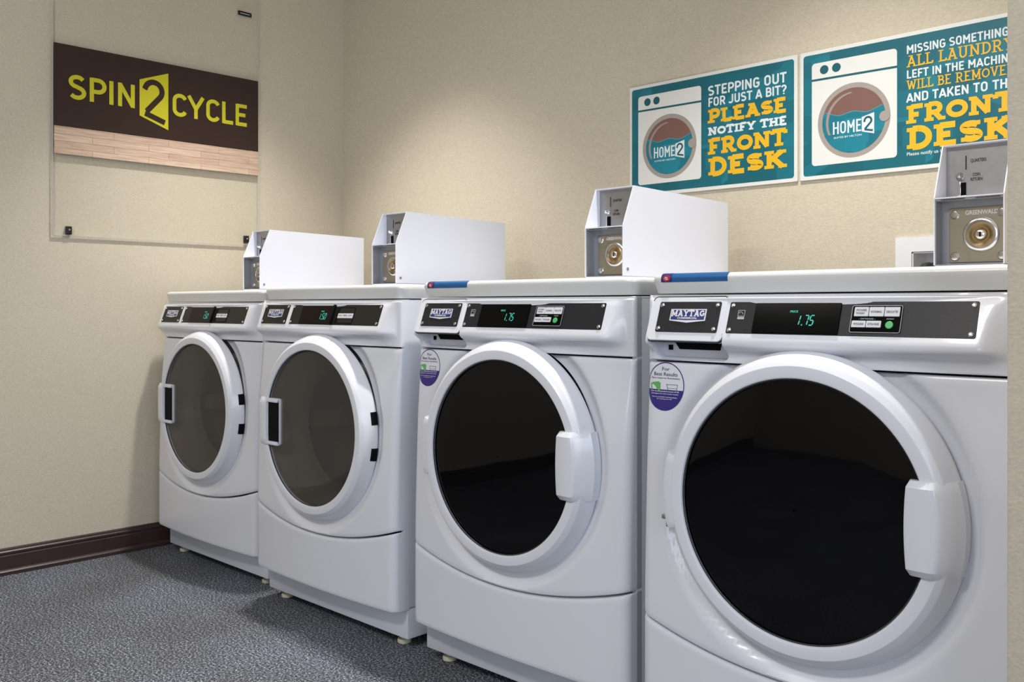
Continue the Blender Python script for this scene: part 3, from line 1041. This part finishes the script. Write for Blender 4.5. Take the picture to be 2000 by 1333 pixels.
        st = link('round_sticker', conform(disc(.0001, sr - .0012, 0, 2 * pi), .0004), 'sticker_white', root)
        bm = conform(disc(sr - .0020, sr, 0, 2 * pi, rows=1), .0006)
        link('sticker_rim', bm, 'sticker_purple', st)
        # lower purple field
        bm = bmesh.new()
        R = []
        for i in range(11):
            zz = -sr * 1.0 + (sr * .86) * i / 10
            hw = sqrt(max(0.0, (sr - .001) ** 2 - (zz / 1.04) ** 2))
            R.append([bm.verts.new((sx + hw * (-1 + 2 * k / 16), 0, sz + zz)) for k in range(17)])
        for a, b in zip(R, R[1:]):
            for k in range(16):
                bm.faces.new((a[k], a[k + 1], b[k + 1], b[k]))
        link('sticker_field', conform(bm, .0007), 'sticker_purple', st)
        bm = bmesh.new()
        for s, hw, zz, hh in (('For', .009, .0335, .0068), ('Best Results', .028, .0235, .0070), ('Para mejores Resultados', .034, .0155, .0040)):
            sans_text(bm, s, sx - hw, sx + hw, sz + zz - hh / 2, sz + zz + hh / 2, 0, .01, .0001)
        link('lettering', conform(bm, .0007), 'sticker_ink', st, smooth=0)
        bm = bmesh.new()
        for s, hw, zz, hh in (('Use recommended amount of HE', .034, -.0095, .0030), ('detergent for best wash results', .033, -.0145, .0030), ('Use la cantidad recomendada', .030, -.0205, .0022), ('de detergente HE', .018, -.0245, .0022)):
            sans_text(bm, s, sx - hw, sx + hw, sz + zz - hh / 2, sz + zz + hh / 2, 0, .01, .0001)
        link('lettering', conform(bm, .0010), 'sticker_white', st, smooth=0)
        # green carton and outlined measuring cup
        bm = bmesh.new()
        bm.faces.new([bm.verts.new((sx + a, 0, sz + b)) for a, b in ((-.034, -.008), (-.014, -.010), (-.011, -.006), (-.011, .006), (-.016, .009), (-.031, .007), (-.036, .004))])
        link('carton_picture', conform(bm, .0009), 'sticker_green', st)
        bm = bmesh.new()
        ribbon(bm, [(sx + .002, sz + .004), (sx + .030, sz + .004), (sx + .027, sz - .010), (sx + .008, sz - .010), (sx + .004, sz + .004)], .0008, 0, -.0001)
        ribbon(bm, [(sx + .006, sz - .003), (sx + .029, sz - .003)], .0006, 0, -.0001)
        link('cup_picture', conform(bm, .0010), 'sticker_ink', st, smooth=0)
        # blue strip of packing tape over the front edge of the lid
        def strip(xa, xb, off, z_low=.9590):
            prof = [(-.0043 - off, z_low), (-.0049 - off, .9640), (-.0042 - off, .9692), (-.0020 - off * .7, .9727 + off * .7), (.0015, .9748 + off), (.006, .9756 + off)]
            bm = bmesh.new()
            nseg = 10
            R = [[bm.verts.new((xa + (xb - xa) * k / nseg, y, z)) for k in range(nseg + 1)] for y, z in prof]
            for a, b in zip(R, R[1:]):
                for k in range(nseg):
                    bm.faces.new((a[k], a[k + 1], b[k + 1], b[k]))
            return bm
        tp = link('blue_tape', strip(.030, .178, .0006), 'tape_blue', root)
        link('tape_end', strip(.030, .055, .0009), 'tape_navy', tp)
        bm = loft(bmesh.new(), [[(a, y, b) for a, b in circle(.043, .9665, .0085, 20, .0062)] for y in (-.0052, -.0064)])
        link('tape_roundel', bm, 'tape_red', tp)
        bm = bmesh.new()
        ribbon(bm, [(.0385, .9650), (.0410, .9690), (.0430, .9660), (.0455, .9690)], .0014, -.006, -.0066)
        ribbon(bm, [(.0410, .9635), (.0470, .9650)], .0014, -.006, -.0066)
        link('tape_mark', bm, 'sign_white', tp, smooth=0)
    return root


MX = [-3.3788, -2.6226, -1.8633, -1.1014]
MY = [1.6246, 1.5858, 1.5868, 1.5325]
MH = [-.0063, -.0006, .0029, .0040]
dryer = make_machine(False)
washer = make_machine(True)
machines = [dryer, dup(dryer), washer, dup(washer)]
mlabels = ['white tumble dryer farthest in the corner, close against the left wall',
           'white tumble dryer with grey door glass standing beside a washing machine',
           'white washing machine with black door glass standing next to a dryer',
           'nearest white washing machine, its black door largest, against the beige partition']
for o, x, y, h, lb in zip(machines, MX, MY, MH, mlabels):
    o.location = (x, y, 0)
    o.scale = (1, 1, 1 + h / .95)
    o['label'] = lb
    o['group'] = 'coin laundry machines in a row along the back wall'

# ------------------------------------------------------------------ coin boxes standing on the lids
BW, BD = .1175, .470


def make_coin_box():
    root = thing('coin_box', 'x', 'coin box', (0, 0, 0), group='coin boxes on top of the machines')
    t = .0022
    side = [(0, .0095), (0, .130), (.042, .2285), (BD, .2195), (BD, .0095)]
    bm = bmesh.new()
    for x in (0, BW - t):                                 # the two cheek plates
        loft(bm, [[(x, y, z) for y, z in side], [(x + t, y, z) for y, z in side]])
    top = [(.042, .2285), (BD, .2195), (BD, .2195 - t), (.042, .2285 - t)]
    loft(bm, [[(t, y, z) for y, z in top], [(BW - t, y, z) for y, z in top]])
    box(bm, t, BW - t, BD - t, BD, .0095, .2195 - t)
    box(bm, t, BW - t, .0005, .058, .1275, .130)          # ledge below the coin face
    link('casing', bm, 'box_white', root, smooth=20)
    link('base', nbox(.001, BW - .001, .002, BD - .002, 0, .0090, bev=.001), 'box_white', root)
    bm = loft(bmesh.new(), [[(BW + (k and .0012 or -.001), y, z) for y, z in circle(.018, .026, .0042, 20)] for k in (0, 1)])
    bm2 = link('cam_screw', bm, 'brushed', root)
    # coin face, upright, set back between the cheeks
    yf = .056
    cf = link('coin_face', nbox(t, BW - t, yf, yf + .003, .130, .2260), 'brushed', root)
    link('coin_slot', nbox(.0360, .0375, yf - .0006, yf, .1830, .2080), 'black', cf)
    bm = loft(bmesh.new(), [[(a, y, b) for a, b in circle(.0270, .1710, r, 20)] for r, y in ((.0075, yf), (.0075, yf - .002), (.0064, yf - .0035), (.0056, yf - .0045), (.0036, yf - .011), (.002, yf - .0125))])
    link('return_button', bm, 'chrome', cf)
    link('return_chute', nbox(.0295, .0370, yf - .0008, yf, .1360, .1600), 'black', cf)
    bm = nbox(.0270, .0295, yf - .006, yf, .1340, .1610, bev=.0006)
    box(bm, .0265, .0420, yf - .014, yf, .1310, .1355, bev=.001)
    link('chute_lip', bm, 'chrome', cf)
    bm = sans_text(bmesh.new(), 'QUARTERS', .0445, .0710, .1940, .2015, yf, .02, .0003)
    sans_text(bm, 'COIN', .0480, .0605, .1700, .1760, yf, .02, .0003)
    sans_text(bm, 'RETURN', .0445, .0645, .1615, .1675, yf, .02, .0003)
    link('lettering', bm, 'clip_black', cf, smooth=0)
    # lower front: bright liner and the steel vault door set back inside it
    yv = .033
    bm = nbox(t, t + .0012, .003, yv, .0095, .1270)
    box(bm, BW - t - .0012, BW - t, .003, yv, .0095, .1270)
    box(bm, t, BW - t, .003, yv, .1240, .1270)
    box(bm, t, BW - t, .003, yv, .0095, .0107)
    box(bm, t, BW - t, yv, yv + .003, .0095, .1270)
    vs = link('vault_surround', bm, 'galvanised', root)
    bm = nbox(.012, .052, .002, .0029, .1250, .1258)
    box(bm, .070, .110, .002, .0029, .1250, .1258)
    link('vent_slit', bm, 'black', vs)
    vd = link('vault_door', rplate(bmesh.new(), .0165, BW - .0040, .0140, .1120, .003, yv, yv - .0025, .0008), 'steel', root)
    yd = yv - .0025
    for bx in (.0265, BW - .0125):
        for bz in (.1000, .0250):
            bm = loft(bmesh.new(), [[(a, y, b) for a, b in circle(bx, bz, r, 24)] for r, y in ((.0080, yd), (.0080, yd - .0012), (.0066, yd - .0026), (.0030, yd - .0032))])
            link('bolt', bm, 'chrome', vd)
    lx, lz = .0705, .0630
    bm = ring(bmesh.new(), [(.0305, yd), (.0300, yd - .0030), (.0270, yd - .0048), (.0240, yd - .0048), (.0225, yd - .0020), (.0222, yd + .001)], lx, lz, 48)
    link('lock_ring', bm, 'chrome', vd)
    bm = ring(bmesh.new(), [(.0222, yd + .0005), (.0200, yd - .0002), (.0178, yd - .0015), (.0150, yd - .0040), (.0120, yd - .0040), (.0100, yd - .0025), (.0001, yd - .0024)], lx, lz, 40)
    link('lock_body', bm, 'brass', vd)
    bm = ring(bmesh.new(), [(.0082, yd - .002), (.0082, yd - .0052), (.0066, yd - .0062), (.0001, yd - .0062)], lx, lz, 32)
    link('lock_barrel', bm, 'chrome', vd)
    link('key_hole', nbox(lx - .0014, lx + .0014, yd - .0066, yd - .0055, lz - .0045, lz + .0045), 'black', vd)
    bm = sans_text(bmesh.new(), 'GREENWALD', .0440, .0985, .0985, .1065, yd, .02, .0004)
    link('lettering', bm, 'silver', vd, smooth=0)
    return root


BX = [.212, .290, .383, .474]
blabels = ['white coin box on the corner dryer, below the brown sign',
           'white coin box on the dryer beside the washers, before bare wall',
           'white coin box with lock half hidden, on the washer next to the dryer',
           'coin box showing its whole steel lock plate, on the nearest washer']
cb = make_coin_box()
for i in range(4):
    o = cb if i == 0 else dup(cb)
    o.location = (MX[i] + BX[i], MY[i] + .2, .9757 * (1 + MH[i] / .95))
    o['label'] = blabels[i]


# ------------------------------------------------------------------ teal washer signs on the back wall
def make_notice(lines, x0, label, small=None):
    Wd, Hd = .5945, .3625
    root = thing('wall_sign', label, 'sign', (x0, YB - .001, 1.2715), group='teal laundry notices on the back wall')
    link('sign_board', rplate(bmesh.new(), 0, Wd, 0, Hd, .003, 0, -.005, .001), 'sign_white', root)
    y = -.005
    link('teal_field', slab(bmesh.new(), rrect(.0105, Wd - .0105, .0115, Hd - .0105, .008), y, y - .0004), 'sign_teal', root)
    y -= .0004
    # picture of a front loader
    link('machine_picture', slab(bmesh.new(), rrect(.0360, .2750, .0385, .3265, .010), y, y - .0003), 'sign_white', root)
    bm = slab(bmesh.new(), [(.0360, .2765), (.2750, .2745), (.2750, .2805), (.0360, .2825)], y, y - .0005)
    for cx in (.0725, .1080):
        slab(bm, circle(cx, .3050, .0125, 28), y, y - .0005)
    link('picture_details', bm, 'sign_deep', root, smooth=0)
    cx, cz = .1560, .1530
    yy = y - .0003
    link('picture_ring', slab(bmesh.new(), circle(cx, cz, .1020, 64), yy, yy - .0003), 'sign_ring', root)
    yy -= .0003
    link('picture_drum', slab(bmesh.new(), circle(cx, cz, .0885, 64), yy, yy - .0003), 'sign_maroon', root)
    yy -= .0003
    # wavy water filling the lower part of the circle
    R = .0885
    wl = lambda x: cz + .020 + .0040 * cos((x - cx) / .0130) + .007 * ((x - cx) / R) ** 2
    pts = []
    xa = cx - R * cos(math.asin((.026) / R))
    for i in range(41):
        x = cx - R * .968 + 2 * R * .968 * i / 40
        z = wl(x)
        d = hypot(x - cx, z - cz)
        if d > R:
            x, z = cx + (x - cx) * R / d, cz + (z - cz) * R / d
        pts.append((x, z))
    a1 = atan2(pts[-1][1] - cz, pts[-1][0] - cx)
    a0 = atan2(pts[0][1] - cz, pts[0][0] - cx)
    low = [(cx + R * cos(a1 + (a0 - 2 * pi - a1) * k / 40), cz + R * sin(a1 + (a0 - 2 * pi - a1) * k / 40)) for k in range(1, 40)]
    link('picture_water', slab(bmesh.new(), pts + low, yy, yy - .0003), 'sign_water', root)
    bm = bmesh.new()
    ribbon(bm, pts[1:-1], .0022, yy, yy - .0005)
    link('picture_wave', bm, 'sign_sheen_teal', root, smooth=0)
    # crescent highlight on the left
    bm = bmesh.new()
    o_ = arc(cx, cz, .078, .078, 95, 205, 20)
    i_ = arc(cx + .006, cz - .002, .0765, .0765, 205, 95, 20)
    slab(bm, o_ + i_, yy, yy - .0006)
    link('picture_sheen', bm, 'sign_sheen', root, smooth=0)
    slab_n = slab(bmesh.new(), circle(cx + .0865, cz - .001, .0140, 28), yy, yy - .0008)
    link('picture_latch', slab_n, 'sign_ring', root, smooth=0)
    yy -= .0003
    bm = din_text(bmesh.new(), 'HOME', .0985, .1785, .1195, .1540, yy, .135, .0004)
    sans_text(bm, 'SUITES BY HILTON', .1010, .1800, .1075, .1125, yy, .01, .0004)
    slab(bm, [(.1805, .1180), (.2145, .1090), (.2145, .1660), (.1805, .1575)], yy, yy - .0004)
    link('logo', bm, 'sign_text', root, smooth=0)
    bm = bmesh.new()
    two = [(.1875, .1430)] + arc(.1975, .1460, .0095, .0095, 165, -30, 12) + [(.1890, .1235)]
    ribbon(bm, two, .0055, yy - .0004, yy - .0007)
    ribbon(bm, [(.1880, .1228), (.2110, .1178)], .0052, yy - .0004, yy - .0008)
    link('logo_numeral', bm, 'sign_deep', root, smooth=0)
    # the wording
    for i, (s, style, colr, z0, z1) in enumerate(lines):
        if style == 'sans':
            bm = din_text(bmesh.new(), s, .3010, .5600, z0, z1, y, .165, .0005)
        elif style == 'thin':
            bm = slab_text(bmesh.new(), s, .3000, .5610, z0, z1, y, .13, .09, .0005)
        else:
            bm = slab_text(bmesh.new(), s, .2990, .5625, z0, z1, y, .23, .19, .0005)
        link('wording', bm, colr, root, smooth=0)
    if small:
        bm = sans_text(bmesh.new(), small, .3010, .5350, .0355, .0475, y, .008, .0004)
        link('wording', bm, 'sign_text', root, smooth=0)
    return root


make_notice([('STEPPING OUT', 'sans', 'sign_text', .2895, .3190), ('FOR JUST A BIT?', 'sans', 'sign_text', .2560, .2830), ('PLEASE', 'slab', 'sign_yellow', .2050, .2460),
             ('NOTIFY THE', 'slab', 'sign_text', .1675, .1920), ('FRONT', 'slab', 'sign_yellow', .1085, .1565), ('DESK', 'slab', 'sign_yellow', .0450, .0965)],
            -1.873, 'whole teal notice reading STEPPING OUT, on the back wall')
make_notice([('MISSING SOMETHING?', 'sans', 'sign_text', .3060, .3280), ('ALL LAUNDRY', 'thin', 'sign_yellow', .2705, .3005), ('LEFT IN THE MACHINE', 'sans', 'sign_text', .2410, .2625),
             ('WILL BE REMOVED', 'thin', 'sign_yellow', .2105, .2360), ('AND TAKEN TO THE', 'sans', 'sign_text', .1785, .2020), ('FRONT', 'slab', 'sign_yellow', .1220, .1690), ('DESK', 'slab', 'sign_yellow', .0560, .1110)],
            -1.2705, 'teal notice headed MISSING SOMETHING, partly hidden by the beige partition', small='Please notify us if a machine needs attention.')

# ------------------------------------------------------------------ brown sign on the left wall (local x runs along the wall)
SY0 = 1.2535
sg = thing('acrylic_sign', 'clear acrylic wall sign with dark brown band above a pale wood strip', 'sign', (XL - .006, SY0, 0), rz=pi / 2)
SW = .8060
link('acrylic_sheet', nbox(-.002, SW + .002, -.0170, -.0110, 1.1685, 2.36, bev=.0008, seg=1), 'clear_acrylic', sg)
bm = bmesh.new()
for a in ((-.0035, -.0021, 1.1670, 2.36), (SW + .0021, SW + .0035, 1.1670, 2.36), (-.0021, SW + .0021, 1.1668, 1.1684)):
    box(bm, a[0], a[1], -.0172, -.0108, a[2], a[3])
link('sheet_edge', bm, 'acrylic_edge', sg, smooth=0)
for nm, m, z0, z1 in (('brown_band', 'brown_panel', 1.5530, 1.8450), ('wood_strip', 'bamboo', 1.4550, 1.5530)):
    link(nm, nbox(0, SW, -.0235, -.0172, z0, z1, bev=.0006, seg=1), m, sg)
yb = -.0235
z0 = 1.455
link('lettering', din_text(bmesh.new(), 'SPIN', .0500, .2890, z0 + .200, z0 + .2865, yb, .15, .0006), 'lime', sg, smooth=0)
link('lettering', din_text(bmesh.new(), 'CYCLE', .4340, .7520, z0 + .1950, z0 + .2820, yb, .15, .0006), 'lime', sg, smooth=0)
link('logo_panel', slab(bmesh.new(), [(.3057, z0 + .1765), (.4180, z0 + .1356), (.4180, z0 + .3530), (.3057, z0 + .3115)], yb, yb - .0006), 'lime', sg, smooth=0)
bm = bmesh.new()
two = [(.3250, z0 + .2780)] + arc(.3600, z0 + .2760, .0330, .0330, 158, -38, 18) + [(.3330, z0 + .1960)]
ribbon(bm, two, .0205, yb - .0006, yb - .0010)
ribbon(bm, [(.3265, z0 + .1880), (.4040, z0 + .1620)], .0205, yb - .0006, yb - .0011)
link('logo_numeral', bm, 'brown_panel', sg, smooth=0)
for cx, cz in ((.052, 1.184), (.756, 1.188)):
    bm = nbox(cx - .0095, cx + .0095, -.0215, -.0064, cz - .013, cz + .016, bev=.0015)
    c_ = link('standoff_clip', bm, 'clip_black', sg)
    link('clip_screw', loft(bmesh.new(), [[(a, y, b) for a, b in circle(cx, cz + .004, r, 14)] for r, y in ((.0035, -.0215), (.0030, -.0230))]), 'chrome', c_)
bm = nbox(.717, .778, -.0190, -.0170, 2.103, 2.1205, bev=.0004, seg=1)
c_ = link('name_tab', bm, 'clip_black', sg)
link('tab_line', nbox(.726, .770, -.0193, -.0190, 2.1105, 2.1125), 'sign_text', c_, smooth=0)

# ------------------------------------------------------------------ recessed outlet box behind the nearest washer
ob = thing('outlet_box', 'white recessed plumbing outlet box in the back wall behind the nearest washer', 'outlet box', (0, YB, 0))
bm = bmesh.new()
fx0, fx1, fz0, fz1 = OX0 - .042, OX1 + .042, OZ0 - .040, OZ1 + .038
for a in ((fx0, OX0, fz0, fz1), (OX1, fx1, fz0, fz1), (OX0, OX1, fz0, OZ0), (OX0, OX1, OZ1, fz1)):
    box(bm, a[0], a[1], -.006, -.0005, a[2], a[3])
link('face_frame', bm, 'pvc_white', ob, smooth=0)
bm = bmesh.new()
e = .0012
for a in ((OX0 + e, OX0 + .004, -.004, .088, OZ0 + e, OZ1 - e), (OX1 - .004, OX1 - e, -.004, .088, OZ0 + e, OZ1 - e), (OX0 + e, OX1 - e, -.004, .088, OZ0 + e, OZ0 + .004), (OX0 + e, OX1 - e, -.004, .088, OZ1 - .004, OZ1 - e), (OX0 + e, OX1 - e, .085, .088, OZ0 + e, OZ1 - e)):
    box(bm, *a)
link('recess', bm, 'pvc_white', ob, smooth=0)
vx = OX0 + .050
bm = tube(bmesh.new(), [(vx, .03, OZ0 + .004), (vx, .03, OZ0 + .125)], .011, 14)
tube(bm, [(vx, .03, OZ0 + .112), (vx, -.012, OZ0 + .112)], .009, 14)
link('valve', bm, 'brass', ob)
bm = tube(bmesh.new(), [(vx - .004, -.010, OZ0 + .112), (vx - .006, -.030, OZ0 + .110), (vx - .010, -.046, OZ0 + .095), (vx - .012, -.052, OZ0 + .06), (vx - .012, -.055, OZ0 - .05), (vx - .012, -.06, OZ0 - .4)], .0125, 14)
link('supply_hose', bm, 'rubber_black', ob)
